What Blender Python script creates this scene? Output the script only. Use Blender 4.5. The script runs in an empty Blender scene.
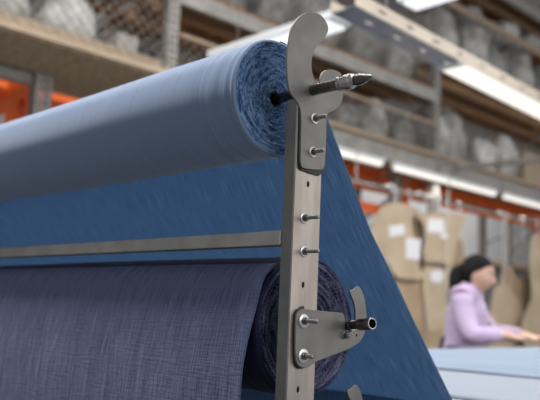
import bpy, bmesh, math, random
from mathutils import Vector, Matrix, Euler, noise
random.seed(7)
C = bpy.context.scene.collection
R = math.radians
H = 1.1                       # camera height above the floor
F = 763.0                     # focal length in pixels of the 540 px wide frame

# ------------------------------------------------------------------ camera axes (from the two vanishing points)
A = Vector((-480-270, -(279-200), F)).normalized()
B = Vector((1061-270, -(345-200), F)); B = (B - A*B.dot(A)).normalized()
Zc = B.cross(A)
if Zc.y < 0: Zc = -Zc
def ray(px, py):
    v = Vector(((px-270)/F, -(py-200)/F, 1.0))
    return Vector((v.dot(B), v.dot(A), v.dot(Zc)))
def up(v): return Vector((v.x, v.y, v.z + H))
def aty(px, py, Y): r = ray(px, py); return up(r*(Y/r.y))
def atx(px, py, X): r = ray(px, py); return up(r*(X/r.x))
def atz(px, py, z): r = ray(px, py); return up(r*(z/r.z))
def atd(px, py, d): return up(ray(px, py)*d)

# ------------------------------------------------------------------ materials
def mat(name, col, rough=.6, metal=0.0, col2=None, scale=8.0, stretch=(1,1,1), bump=0.0, bscale=None, bstretch=None,
        sheen=0.0, emit=None, estr=0.0, trans=0.0, alpha=1.0, detail=4, contrast=(.35,.65), spec=.5, sheen_tint=None, coord='Object'):
    m = bpy.data.materials.new(name); m.use_nodes = True
    nt = m.node_tree; n = nt.nodes; l = nt.links
    b = n['Principled BSDF']
    b.inputs['Base Color'].default_value = (*col, 1)
    b.inputs['Roughness'].default_value = rough
    b.inputs['Metallic'].default_value = metal
    b.inputs['Specular IOR Level'].default_value = spec
    if sheen:
        b.inputs['Sheen Weight'].default_value = sheen
        b.inputs['Sheen Roughness'].default_value = .5
        if sheen_tint: b.inputs['Sheen Tint'].default_value = (*sheen_tint, 1)
    if emit:
        b.inputs['Emission Color'].default_value = (*emit, 1); b.inputs['Emission Strength'].default_value = estr
    if alpha < 1: b.inputs['Alpha'].default_value = alpha
    tc = n.new('ShaderNodeTexCoord')
    if col2:
        mp = n.new('ShaderNodeMapping'); mp.inputs['Scale'].default_value = stretch
        nz = n.new('ShaderNodeTexNoise'); nz.inputs['Scale'].default_value = scale; nz.inputs['Detail'].default_value = detail
        rp = n.new('ShaderNodeValToRGB')
        rp.color_ramp.elements[0].position = contrast[0]; rp.color_ramp.elements[1].position = contrast[1]
        rp.color_ramp.elements[0].color = (*col, 1); rp.color_ramp.elements[1].color = (*col2, 1)
        l.new(tc.outputs[coord], mp.inputs[0]); l.new(mp.outputs[0], nz.inputs['Vector'])
        l.new(nz.outputs['Fac'], rp.inputs[0]); l.new(rp.outputs[0], b.inputs['Base Color'])
    if bump:
        mp = n.new('ShaderNodeMapping'); mp.inputs['Scale'].default_value = bstretch or stretch
        nz = n.new('ShaderNodeTexNoise'); nz.inputs['Scale'].default_value = bscale or scale; nz.inputs['Detail'].default_value = 5
        bp = n.new('ShaderNodeBump'); bp.inputs['Strength'].default_value = bump; bp.inputs['Distance'].default_value = .01
        l.new(tc.outputs[coord], mp.inputs[0]); l.new(mp.outputs[0], nz.inputs['Vector'])
        l.new(nz.outputs['Fac'], bp.inputs['Height']); l.new(bp.outputs[0], b.inputs['Normal'])
    return m

def fabric(name, cola, colb, fine=(900, 30), bump=.25, sheen=.5, tint=(.8,.85,1), cross=0.0, crease=0.0, trans=0.0, dist=.001, blotch=None):
    """cloth whose UV is in metres: u along the roll axis, v along the running length"""
    m = bpy.data.materials.new(name); m.use_nodes = True
    nt = m.node_tree; n = nt.nodes; l = nt.links; b = n['Principled BSDF']
    b.inputs['Roughness'].default_value = .95; b.inputs['Specular IOR Level'].default_value = .15
    b.inputs['Sheen Weight'].default_value = sheen; b.inputs['Sheen Roughness'].default_value = .45
    b.inputs['Sheen Tint'].default_value = (*tint, 1)
    uv = n.new('ShaderNodeTexCoord')
    def nz(su, sv, detail=3, scale=1.0, distort=0):
        mp = n.new('ShaderNodeMapping'); mp.inputs['Scale'].default_value = (su, sv, 1)
        t = n.new('ShaderNodeTexNoise'); t.inputs['Scale'].default_value = scale; t.inputs['Detail'].default_value = detail
        t.inputs['Distortion'].default_value = distort
        l.new(uv.outputs['UV'], mp.inputs[0]); l.new(mp.outputs[0], t.inputs['Vector']); return t.outputs['Fac']
    a = nz(fine[0], fine[1])
    rp = n.new('ShaderNodeValToRGB'); rp.color_ramp.elements[0].position = .3; rp.color_ramp.elements[1].position = .7
    rp.color_ramp.elements[0].color = (*cola, 1); rp.color_ramp.elements[1].color = (*colb, 1)
    l.new(a, rp.inputs[0])
    colout = rp.outputs[0]
    h = a
    def add(x, y, k):
        q = n.new('ShaderNodeMath'); q.operation = 'MULTIPLY_ADD'; q.inputs[1].default_value = k
        l.new(y, q.inputs[0]); l.new(x, q.inputs[2]); return q.outputs[0]
    if cross: h = add(h, nz(fine[1], fine[0]*.6), cross)
    if crease: h = add(h, nz(28, 4, 4, distort=.6), crease)
    if blotch:
        r2 = n.new('ShaderNodeValToRGB'); r2.color_ramp.elements[0].position = .45; r2.color_ramp.elements[1].position = .75
        r2.color_ramp.elements[0].color = (0,0,0,1); r2.color_ramp.elements[1].color = (.55,.55,.55,1)
        l.new(nz(blotch[0], blotch[1], 4), r2.inputs[0])
        mx = n.new('ShaderNodeMix'); mx.data_type = 'RGBA'
        l.new(r2.outputs[0], mx.inputs['Factor']); l.new(colout, mx.inputs['A']); mx.inputs['B'].default_value = (*blotch[2], 1)
        colout = mx.outputs['Result']
    l.new(colout, b.inputs['Base Color'])
    bp = n.new('ShaderNodeBump'); bp.inputs['Strength'].default_value = bump; bp.inputs['Distance'].default_value = dist
    l.new(h, bp.inputs['Height']); l.new(bp.outputs[0], b.inputs['Normal'])
    if trans:
        out = n['Material Output']; t = n.new('ShaderNodeBsdfTranslucent'); ms = n.new('ShaderNodeMixShader')
        l.new(colout, t.inputs['Color']); ms.inputs[0].default_value = trans
        l.new(b.outputs[0], ms.inputs[1]); l.new(t.outputs[0], ms.inputs[2]); l.new(ms.outputs[0], out.inputs['Surface'])
    return m

def roll_end(name, dark, light, freq=260, bump=.8, dist=.003, speckle=60):
    """end of a wound roll: layers around the object's own Y axis"""
    m = bpy.data.materials.new(name); m.use_nodes = True
    nt = m.node_tree; n = nt.nodes; l = nt.links; b = n['Principled BSDF']
    b.inputs['Roughness'].default_value = .95; b.inputs['Specular IOR Level'].default_value = .1
    tc = n.new('ShaderNodeTexCoord'); sp = n.new('ShaderNodeSeparateXYZ'); l.new(tc.outputs['Object'], sp.inputs[0])
    cb = n.new('ShaderNodeCombineXYZ'); l.new(sp.outputs['X'], cb.inputs[0]); l.new(sp.outputs['Z'], cb.inputs[1])
    ln = n.new('ShaderNodeVectorMath'); ln.operation = 'LENGTH'; l.new(cb.outputs[0], ln.inputs[0])
    nm = n.new('ShaderNodeVectorMath'); nm.operation = 'NORMALIZE'; l.new(cb.outputs[0], nm.inputs[0])
    def layer(fr, k):
        sc = n.new('ShaderNodeVectorMath'); sc.operation = 'SCALE'; sc.inputs['Scale'].default_value = k; l.new(nm.outputs[0], sc.inputs[0])
        s2 = n.new('ShaderNodeSeparateXYZ'); l.new(sc.outputs[0], s2.inputs[0])
        mu = n.new('ShaderNodeMath'); mu.operation = 'MULTIPLY'; mu.inputs[1].default_value = fr; l.new(ln.outputs['Value'], mu.inputs[0])
        c2 = n.new('ShaderNodeCombineXYZ'); l.new(s2.outputs[0], c2.inputs[0]); l.new(s2.outputs[1], c2.inputs[1]); l.new(mu.outputs[0], c2.inputs[2])
        t = n.new('ShaderNodeTexNoise'); t.inputs['Scale'].default_value = 1; t.inputs['Detail'].default_value = 4
        l.new(c2.outputs[0], t.inputs['Vector']); return t.outputs['Fac']
    a = layer(freq, 2.2); c = layer(freq*1.7, speckle*.4)
    ad = n.new('ShaderNodeMath'); ad.operation = 'ADD'; l.new(a, ad.inputs[0]); l.new(c, ad.inputs[1])
    hf = n.new('ShaderNodeMath'); hf.operation = 'MULTIPLY'; hf.inputs[1].default_value = .5; l.new(ad.outputs[0], hf.inputs[0])
    rp = n.new('ShaderNodeValToRGB'); rp.color_ramp.elements[0].position = .40; rp.color_ramp.elements[1].position = .60
    rp.color_ramp.elements[0].color = (*dark, 1); rp.color_ramp.elements[1].color = (*light, 1)
    l.new(hf.outputs[0], rp.inputs[0]); l.new(rp.outputs[0], b.inputs['Base Color'])
    bp = n.new('ShaderNodeBump'); bp.inputs['Strength'].default_value = bump; bp.inputs['Distance'].default_value = dist
    l.new(hf.outputs[0], bp.inputs['Height']); l.new(bp.outputs[0], b.inputs['Normal'])
    return m

M = {}
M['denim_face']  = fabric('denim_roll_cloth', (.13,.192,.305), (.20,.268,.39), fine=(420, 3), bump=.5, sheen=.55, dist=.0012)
M['denim_sheet'] = fabric('denim_sheet_cloth', (.125,.225,.37), (.29,.42,.58), fine=(420, 16), bump=.22, sheen=.15, trans=.5, blotch=(40, 9, (.20,.31,.48)))
M['denim_end']   = roll_end('denim_roll_layers', (.016,.045,.12), (.16,.26,.44), 190, bump=.6, dist=.0008, speckle=28)
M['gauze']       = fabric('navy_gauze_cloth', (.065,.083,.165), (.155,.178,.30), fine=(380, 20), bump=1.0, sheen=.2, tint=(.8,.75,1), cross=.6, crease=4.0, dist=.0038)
M['gauze_roll']  = fabric('navy_gauze_roll_shaded', (.009,.010,.032), (.025,.028,.07), fine=(420, 22), bump=.8, sheen=.1, cross=.4, crease=2, dist=.002)  # dark cloth face, made blacker to paint in the shade behind the drape
M['gauze_end']   = roll_end('navy_gauze_layers', (.010,.012,.034), (.125,.13,.215), 210, bump=.9, dist=.0016, speckle=70)
M['core']        = mat('black_core', (.008,.009,.014), .8)
M['steel']       = mat('brushed_steel', (.34,.32,.29), .42, .7, (.46,.43,.39), 14, (1,1,1), .06, 300, (1,1,8))
M['steel_side']  = mat('dull_steel_plate', (.165,.16,.148), .5, .65, (.215,.207,.195), 20, bump=.05, bscale=500)
M['post_steel']  = mat('drawn_steel', (.34,.298,.265), .42, .55, (.44,.39,.35), 12, (4,4,.6), .05, 300, (3,3,.3))
M['zinc']        = mat('zinc_plated', (.58,.59,.60), .36, .85)
M['stud'] = mat('dull_zinc_thread', (.24,.235,.23), .4, .9)
M['dark_steel']  = mat('dark_spindle_steel', (.11,.105,.10), .26, .95, (.22,.21,.20), 60, bump=.05, bscale=200)
M['chrome']      = mat('worn_chrome', (.42,.40,.38), .2, 1.0)
M['hole']        = mat('dark_inside', (.01,.01,.01), .8)
M['rack_grey']   = mat('galvanised_rack', (.25,.235,.215), .55, .25, (.34,.32,.30), 9)
M['slot_dark']   = mat('slot_shadow', (.05,.05,.055), .8)
M['deck']        = mat('chipboard_deck', (.30,.22,.14), .85, 0, (.52,.41,.28), 22, (1,1,1), .3, 60)
M['deck_edge']   = mat('pale_timber', (.30,.225,.155), .8, 0, (.39,.30,.215), 12, (1,6,6))
M['plank']       = mat('brown_planks', (.15,.07,.03), .8, 0, (.32,.16,.065), 4, (6,.8,4), .2)
M['joist']       = mat('brown_joist', (.27,.16,.085), .8, 0, (.38,.24,.13), 4, (.8,6,4))
M['wire']        = mat('galvanised_wire', (.17,.16,.15), .5, .6)
M['wrap']        = mat('plastic_wrapped_cloth', (.23,.22,.205), .5, 0, (.50,.485,.46), 9, (1,1,1), .9, 14)
M['wrap_white']  = mat('white_plastic_wrap', (.36,.355,.345), .45, 0, (.62,.61,.59), 8, (1,1,1), .8, 12)
M['wrap_dark']   = mat('dusty_grey_wrap', (.15,.145,.135), .5, 0, (.36,.35,.33), 9, (1,1,1), .9, 15)
M['orange']      = mat('orange_rack_paint', (.80,.13,.015), .5, 0, (.92,.18,.03), 5)
M['channel']     = mat('cream_channel', (.50,.42,.34), .45, .1, (.57,.49,.40), 6)
M['channel_under'] = mat('galvanised_channel_underside', (.24,.29,.37), .3, .5, (.36,.42,.50), 8)
M['lamp_housing'] = mat('white_lamp_housing', (.66,.68,.70), .4)
M['led']         = mat('lit_led_diffuser', (.2,.2,.19), .5, emit=(1.,.955,.87), estr=.96)
M['led_cool']    = mat('lit_cool_diffuser', (.2,.2,.21), .5, emit=(.93,.95,1), estr=.93)
M['kraft']       = mat('kraft_card', (.32,.25,.175), .85, 0, (.39,.31,.22), 5, (1,1,1), .1, 20)
M['kraft_dark']  = mat('brown_card', (.24,.17,.11), .85, 0, (.32,.235,.155), 5)
M['paper']       = mat('white_paper', (.55,.55,.58), .8)
M['wall']        = mat('pale_grey_wall', (.38,.38,.39), .9, 0, (.43,.43,.44), 1.5)
M['floor']       = mat('grey_concrete', (.13,.125,.12), .7, 0, (.18,.175,.17), 2.5)
M['table_top']   = mat('white_table_laminate', (.55,.55,.55), .5)
M['table_leg']   = mat('grey_table_steel', (.25,.26,.27), .4, .5)
M['pale_cloth']  = fabric('pale_blue_cloth', (.165,.21,.28), (.19,.24,.31), fine=(300, 300), bump=.15, sheen=.3)
M['white_cloth'] = fabric('bluish_white_cloth', (.22,.245,.29), (.245,.27,.31), fine=(300, 300), bump=.15, sheen=.3)
M['skin']        = mat('skin', (.60,.36,.265), .55, 0, (.64,.40,.30), 20)
M['hair']        = mat('black_hair', (.006,.005,.005), .75, 0, (.014,.012,.012), 30, (1,1,.15), .5, 90, (1,1,.1), spec=.15)
M['lilac']       = mat('lilac_sweatshirt', (.44,.335,.50), .9, 0, (.50,.39,.56), 6, bump=.5, bscale=9, sheen=.2)
M['trousers']    = mat('dark_trousers', (.035,.04,.06), .9)
M['shoe']        = mat('white_shoe', (.6,.6,.6), .7)
M['lip']         = mat('lip', (.42,.16,.15), .5)
M['eye']         = mat('eye_white', (.75,.72,.7), .3)
M['iris']        = mat('brown_iris', (.03,.015,.01), .2)
M['box_grey']    = mat('grey_carton', (.30,.27,.25), .85, 0, (.38,.35,.32), 6)
M['black']       = mat('black_plastic', (.012,.013,.016), .5)

# ------------------------------------------------------------------ object helpers
def tag(o, label, cat, group=None, kind=None):
    o['label'] = label; o['category'] = cat
    if group: o['group'] = group
    if kind: o['kind'] = kind
    return o
def struct(o): o['kind'] = 'structure'; return o
def link(name, me, m=None, parent=None):
    o = bpy.data.objects.new(name, me); C.objects.link(o)
    if m is not None: me.materials.clear(); me.materials.append(m)
    if parent is not None:
        o.parent = parent
    return o
def obj(name, bm, m, parent=None, smooth=False, loc=None):
    bmesh.ops.recalc_face_normals(bm, faces=bm.faces[:])
    me = bpy.data.meshes.new(name); bm.to_mesh(me); bm.free()
    if smooth:
        for p in me.polygons: p.use_smooth = True
    o = link(name, me, m, parent)
    if loc is not None: o.location = loc
    return o
def smart(o, ang=40):
    for p in o.data.polygons: p.use_smooth = True
    bm = bmesh.new(); bm.from_mesh(o.data)
    for e in bm.edges:
        if len(e.link_faces) == 2 and e.calc_face_angle() > R(ang): e.smooth = False
    bm.to_mesh(o.data); bm.free(); return o
def thing(name, loc, label, cat, group=None, rotz=0):
    o = bpy.data.objects.new(name, None); C.objects.link(o); o.location = loc; o.rotation_euler = (0,0,rotz)
    o.empty_display_size = .05
    return tag(o, label, cat, group)
def box(bm, a, b, bevel=0.0):
    x0,y0,z0 = a; x1,y1,z1 = b
    vs = [bm.verts.new(p) for p in ((x0,y0,z0),(x1,y0,z0),(x1,y1,z0),(x0,y1,z0),(x0,y0,z1),(x1,y0,z1),(x1,y1,z1),(x0,y1,z1))]
    fs = [bm.faces.new([vs[i] for i in f]) for f in ((0,3,2,1),(4,5,6,7),(0,1,5,4),(1,2,6,5),(2,3,7,6),(3,0,4,7))]
    if bevel:
        es = list({e for f in fs for e in f.edges})
        bmesh.ops.bevel(bm, geom=es, offset=bevel, segments=2, affect='EDGES', profile=.5)
def boxo(name, a, b, m, parent=None, bevel=0.0):
    bm = bmesh.new(); box(bm, a, b, bevel); return obj(name, bm, m, parent)
def tube(bm, p, q, r0, r1=None, seg=10, cap=True):
    p, q = Vector(p), Vector(q); r1 = r0 if r1 is None else r1
    d = (q-p).normalized(); a = d.orthogonal().normalized(); b = d.cross(a)
    rings = []
    for c, r in ((p, r0), (q, r1)):
        rings.append([bm.verts.new(c + (a*math.cos(t)+b*math.sin(t))*r) for t in (2*math.pi*i/seg for i in range(seg))])
    for i in range(seg):
        bm.faces.new((rings[0][i], rings[0][(i+1)%seg], rings[1][(i+1)%seg], rings[1][i]))
    if cap: bm.faces.new(rings[0][::-1]); bm.faces.new(rings[1])
def lathe(bm, prof, origin, axis, seg=28):
    """prof = [(distance along axis, radius)]"""
    o = Vector(origin); d = Vector(axis).normalized(); a = d.orthogonal().normalized(); b = d.cross(a)
    prev = None
    for t, r in prof:
        if r < 1e-6: ring = [bm.verts.new(o + d*t)]
        else: ring = [bm.verts.new(o + d*t + (a*math.cos(2*math.pi*i/seg)+b*math.sin(2*math.pi*i/seg))*r) for i in range(seg)]
        if prev:
            for i in range(seg):
                j = (i+1) % seg
                if len(prev) == 1 and len(ring) > 1: bm.faces.new((prev[0], ring[j], ring[i]))
                elif len(ring) == 1 and len(prev) > 1: bm.faces.new((prev[i], prev[j], ring[0]))
                elif len(prev) > 1: bm.faces.new((prev[i], prev[j], ring[j], ring[i]))
        prev = ring
def plate(name, outline, holes, y0, thick, m, parent, bevel=.0006):
    """flat plate in an XZ plane from world (x, z) outline; front face at y0, with real round holes"""
    cu = bpy.data.curves.new('outline', 'CURVE'); cu.dimensions = '2D'; cu.fill_mode = 'BOTH'
    cu.extrude = thick/2-bevel; cu.bevel_depth = bevel; cu.bevel_resolution = 1
    def sp(pts):
        s = cu.splines.new('POLY'); s.points.add(len(pts)-1)
        for i, (x, z) in enumerate(pts): s.points[i].co = (x, z, 0, 1)
        s.use_cyclic_u = True
    sp(outline)
    for (hx, hz, rx, rz) in holes:
        sp([(hx+rx*math.cos(t), hz+rz*math.sin(t)) for t in (2*math.pi*i/20 for i in range(20))])
    t = bpy.data.objects.new('outline', cu); C.objects.link(t)
    bpy.context.view_layer.update()
    me = bpy.data.meshes.new_from_object(t.evaluated_get(bpy.context.evaluated_depsgraph_get()))
    bpy.data.objects.remove(t); me.name = name
    me.transform(Matrix.Rotation(R(90), 4, 'X')); me.transform(Matrix.Translation((0, y0+thick/2, 0)))
    return smart(link(name, me, m, parent), 35)
def smoothline(pts, n=6, closed=True):
    out = []; N = len(pts)
    for i in range(N if closed else N-1):
        p0, p1, p2, p3 = (Vector(pts[(i+k) % N] if closed else pts[min(max(i+k,0),N-1)]) for k in (-1,0,1,2))
        for j in range(n):
            t = j/n
            out.append(tuple(.5*((2*p1)+(-p0+p2)*t+(2*p0-5*p1+4*p2-p3)*t*t+(-p0+3*p1-3*p2+p3)*t**3)))
    if not closed: out.append(tuple(pts[-1]))
    return out
def grid_surface(bm, rows, closed_u=False, uvs=None):
    vs = [[bm.verts.new(p) for p in r] for r in rows]
    lay = bm.loops.layers.uv.verify()
    for i in range(len(rows)-1):
        for j in range(len(rows[0])-1 + (1 if closed_u else 0)):
            k = (j+1) % len(rows[0])
            f = bm.faces.new((vs[i][j], vs[i][k], vs[i+1][k], vs[i+1][j]))
            if uvs:
                ids = ((i,j),(i,j+1),(i+1,j+1),(i+1,j))
                for lp, (a, b) in zip(f.loops, ids): lp[lay].uv = uvs(a, b)
    return vs

# ------------------------------------------------------------------ building shell
X0, X1, Y1 = -3.0, 22.0, 9.2
struct(boxo('floor', (X0,-4,-.1), (X1,Y1+.2,0), M['floor']))
struct(boxo('wall_back', (X0,Y1,0), (X1,Y1+.2,6.6), M['wall']))
struct(boxo('wall_right', (X1,-4,0), (X1+.2,Y1+.2,6.6), M['wall']))
struct(boxo('ceiling', (X0,5.6,6.6), (X1+.2,Y1+.2,6.8), M['wall']))

# ------------------------------------------------------------------ roll stand in front
YP = .794
RX, RZ, RR = .846, H+.345, .0965          # upper roll axis and radius
LX, LZ, LR = .936, H-.022, .115           # lower roll
YE = .866; YFAR = 2.62
stand = thing('roll_stand', (.856, YP, 0), 'grey steel roll stand with drilled post, hook plate, brackets and crossbar', 'stand')
def child(o):
    """keep world position while parented to a root that only has a location"""
    o.location = Vector(o.location) - o.parent.location if o.parent else o.location
    return o
px0, px1 = .8285, .886
# post: channel with a drilled front web
holes = [(atd_x.x, atd_x.z, .0036, .0052) for atd_x in (aty(310,184,YP+.004), aty(305,285,YP+.004), aty(300,390,YP+.004))]
web = plate('upright_post', [(px0,.02),(px1,.02),(px1,H+.338),(px0+.004,H+.338),(px0,H+.334)], holes, YP+.0078, .004, M['post_steel'], stand)
child(web)
child(boxo('post_flange', (px0,YP+.0119,.02), (px0+.004,YP+.034,H+.330), M['steel_side'], stand, .0008))
child(boxo('post_flange', (px1-.004,YP+.0119,.02), (px1,YP+.034,H+.330), M['steel_side'], stand, .0008))
child(boxo('post_light_stop', (px0+.0041,YP+.030,.02), (px1-.0041,YP+.0339,H+.330), M['steel_side'], stand))  # added unseen plate closing the channel so the drilled holes stay dark
# far post of the same stand and its feet
child(boxo('far_post', (px0,YFAR+.10,.02), (px1,YFAR+.134,H+.335), M['post_steel'], stand, .001))
for y in (YP-.25, YFAR-.15):
    child(boxo('foot_bar', (px0,y,0), (px1,y+.58,.02), M['steel_side'], stand, .001))
# crossbar (box section) just under the roll, running back to the far post
cz0, cz1 = H+.101, H+.124
child(boxo('crossbar', (.826,YP+.0345,cz0), (.851,YFAR+.0999,cz1), M['steel'], stand, .0015))
child(boxo('lower_crossbar', (.83,YP+.0345,.35), (.86,YFAR+.0999,.39), M['steel_side'], stand, .0015))

def trace(pts, Y, n=0):
    w = [aty(p[0], p[1], Y) for p in pts]
    w = [(v.x, v.z) for v in w]
    return smoothline(w, n) if n else w
hook = [(291,32),(294.5,23.6),(301,16),(311,12.3),(321,15.5),(327,23.6),(328,30.5),(323.6,39),(317.5,45),(313.6,52),(311.4,61),(311.7,69.5),
        (314,80),(315.5,92),(319.5,92.5),(320.5,80),(323.3,72.5),(328,70.2),(334,70.3),(340,73),(342.5,80),(343.2,90),(341.6,102),(335,109.5),(328,113),(326.6,119),(326,140),(325,160),
        (324,167),(320,169.5),(305,168),(301.6,164),(301.3,150),(301.8,118),(300,106),(295,98),(289.5,88),(287.5,60)]
child(plate('hook_plate', trace(hook, YP, 4), [], YP, .0036, M['steel_side'], stand, .0007))
brk = [(296.6,320),(298.3,313),(303,309.6),(314,310.5),(328,312),(341,313.3),(344.5,317),(345.5,331),(351,333),(355,327),(356,315),(354.6,303),(350.6,292.5),
       (354,289.6),(359,286.8),(363,294),(365.5,305),(366.4,318),(365,331),(360.5,340.5),(350,348),(330,356),(316,361.5),(308,367),(301,366.5),(297,361),(296,345)]
w = trace(brk, YP, 4)
child(plate('bracket_plate', w, [(aty(356.5,335.5,YP).x, aty(356.5,335.5,YP).z, .0022,.0028)], YP, .0036, M['steel_side'], stand, .0007))
child(plate('bracket_plate', [(x, z-.157) for x, z in w], [], YP, .0036, M['steel_side'], stand, .0007))
sw_ = trace([(305,362),(304,367.5),(299.5,368.5),(295.2,362),(294.6,345),(295,320),(296.6,311.5),(301,308.6),(305,311)], YP+.0036, 3)
for dz in (0,-.157): child(plate('black_backing', [(x, z+dz) for x, z in sw_], [], YP+.0037, .0040, M['black'], stand, .0004))  # black plate slightly wider than the bracket, showing as a dark outline
sw_ = trace([(325,171),(305,170.5),(300,166),(299.6,150),(300.2,118),(303,112),(325,112)], YP+.0036, 3)
child(plate('black_backing', sw_, [], YP+.0037, .0040, M['black'], stand, .0004))  # the same dark outline along the lower part of the hook plate
# bolts through the post
def bolt(px, py, r, ln, y, parent):
    c = aty(px, py, y)
    bm = bmesh.new(); lathe(bm, [(0,0),(0,r),(.0016,r),(.0018,r-.0004),(.0018,0)], c, (0,-1,0), 28)
    wsh = obj('washer', bm, M['zinc'], parent)
    smart(wsh)
    bm = bmesh.new(); lathe(bm, [(0,.0058),(.0045,.0058),(.0052,.005),(.0052,0)], c+Vector((0,-.0018,0)), (0,-1,0), 6)
    nut = obj('nut', bm, M['dark_steel'], wsh)
    bm = bmesh.new()
    pr = [(0,.0029)]; t = .0
    while t < ln-.001: pr += [(t+.0004,.0031),(t+.0008,.0027)]; t += .0008
    pr += [(ln,.0022),(ln,0)]
    lathe(bm, pr, c+Vector((0,-.005,0)), (0,-1,0), 14)
    st = smart(obj('threaded_stud', bm, M['stud'], wsh), 60)
    child(wsh)
for (px, py, r, ln, dy) in ((314.5,118.5,.0085,.020,0),(312.5,152,.0080,.019,0),(304,218,.0088,.026,.0078),(304,251.5,.0088,.026,.0078),
                            (303.5,321,.0105,.024,0),(303,356,.0108,.015,0)):
    bolt(px, py, r, ln, YP+dy, stand)
bolt(344.5, 335.5, .0055, .006, YP, stand)

# ------------------------------------------------------------------ spindles
sp = thing('spindle', (RX,YP,RZ), 'dark steel spindle rod with pointed tip resting in the upper hook', 'rod')
axr = Vector((RX+.005,0,RZ+.001))
bm = bmesh.new()
lathe(bm, [(-1.98,.0),(-1.98,.0085),(.052,.0085),(.054,.0092)], (axr.x,YP,axr.z), (0,-1,0)); ro = smart(obj('rod', bm, M['dark_steel'], sp)); child(ro)
bm = bmesh.new()
lathe(bm, [(.0545,.0088),(.0555,.0108),(.0600,.0110),(.0605,.0098),(.0680,.0100),(.0690,.0118),(.0800,.0118),(.0815,.0095),(.0835,.0078),(.087,.0078)], (axr.x,YP,axr.z), (0,-1,0))
child(smart(obj('collar', bm, M['chrome'], sp)))
bm = bmesh.new()
lathe(bm, [(.087,.0062),(.091,.0062),(.0915,.0088),(.096,.0090),(.101,.0078),(.113,.0040),(.1185,.0012),(.119,0)], (axr.x,YP,axr.z), (0,-1,0))
child(smart(obj('pointed_tip', bm, M['dark_steel'], sp)))

ts = thing('spindle', (LX,YP,LZ), 'short black spindle stub with open steel tube end in the lower bracket', 'rod')
o0 = aty(345,326,YP+.01); d0 = (atx(372,323.6,.9465)-o0).normalized()
bm = bmesh.new(); lathe(bm, [(-.06,0),(-.06,.0065),(.034,.0065),(.035,0)], o0, d0); child(smart(obj('rod', bm, M['black'], ts)))
bm = bmesh.new(); lathe(bm, [(.0355,.004),(.0355,.0088),(.036,.0092),(.065,.0092),(.0655,.0088),(.0655,.0072),(.044,.0070),(.044,0)], o0, d0)
child(smart(obj('tube_sleeve', bm, M['dark_steel'], ts)))
bm = bmesh.new(); lathe(bm, [(.012,.0064),(.012,.0082),(.020,.0082),(.020,.0064)], o0, d0); child(smart(obj('stop_ring', bm, M['dark_steel'], ts)))

# ------------------------------------------------------------------ upper roll
def wound(name, cx, cz, rr, y0, y1, m, parent, seed, wob=.0012, ridge=.0006):
    bm = bmesh.new(); rows = []; ns = 140
    ys = [0,.0008,.002,.004] + [.004+.003*i for i in range(1,30)] + [.091+(y1-y0-.091)*(i/60)**1.2 for i in range(1,61)]
    ins = [.004,.0018,.0006,0]
    for k, t in enumerate(ys):
        row = []
        for j in range(ns):
            a = 2*math.pi*j/ns
            r = rr - (ins[k] if k < 4 else 0)
            r += wob*noise.noise(Vector((math.cos(a)*1.5, math.sin(a)*1.5, t*3+seed)))
            r += ridge*noise.noise(Vector((t*110, math.cos(a)*.7+seed, math.sin(a)*.7)))*math.exp(-t*9)*2
            row.append((cx+r*math.cos(a), y0+t, cz+r*math.sin(a)))
        rows.append(row)
    grid_surface(bm, rows, True, lambda i, j: (ys[i], 2*math.pi*rr*j/ns))
    return obj(name, bm, m, parent, True)
def endface(name, rr, r0, depth, m, parent, seed, amp=.0025, flip=1):
    bm = bmesh.new(); nr, ns = 64, 160; rows = []
    for i in range(nr+1):
        r = r0 + (rr-.003-r0)*i/nr; row = []
        for j in range(ns):
            a = 2*math.pi*j/ns
            h = amp*noise.noise(Vector((r*330, math.cos(a)*1.4+seed, math.sin(a)*1.4)))
            h += amp*.7*noise.noise(Vector((r*120+3, math.cos(a)*3.5+seed, math.sin(a)*3.5)))
            h -= depth*(1-i/nr)**1.5
            if i == nr: h = -.001
            row.append((r*math.cos(a), -h*flip, r*math.sin(a)))
        rows.append(row)
    grid_surface(bm, rows, True)
    return obj(name, bm, m, parent, True)
ur = thing('fabric_roll', (RX, YE, RZ), 'large roll of denim blue cloth on the upper spindle, its sheet falling behind', 'fabric roll')
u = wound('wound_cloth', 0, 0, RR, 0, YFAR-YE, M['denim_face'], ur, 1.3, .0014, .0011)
endface('roll_end', RR, .0128, .007, M['denim_end'], ur, 5.0)
e = endface('roll_end', RR, .016, .003, M['denim_end'], ur, 8.0, flip=-1); e.location = (0, YFAR-YE, 0)
bm = bmesh.new(); lathe(bm, [(0,.0098),(0,.0125),(YFAR-YE+.01,.0125),(YFAR-YE+.01,.0098),(0,.0098)], (0,.008,0), (0,1,0)); smart(obj('core_tube', bm, M['core'], ur))
# sheet drawn off the back of the upper roll down to the table
edge_px = [(342,155),(357,195),(375,240),(400,290),(453,400)]
pts = [Vector((RX+.0975*math.cos(R(t)), 0, RZ+.0975*math.sin(R(t)))) for t in (88,75,60,45,33)]
pts += [Vector((aty(*p, YE).x, 0, aty(*p, YE).z)) for p in edge_px]
TOPZ = H-.152
pts += [Vector((1.392,0,TOPZ-.022)), Vector((1.372,0,TOPZ-.085)), Vector((1.368,0,TOPZ-.30))]
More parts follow.
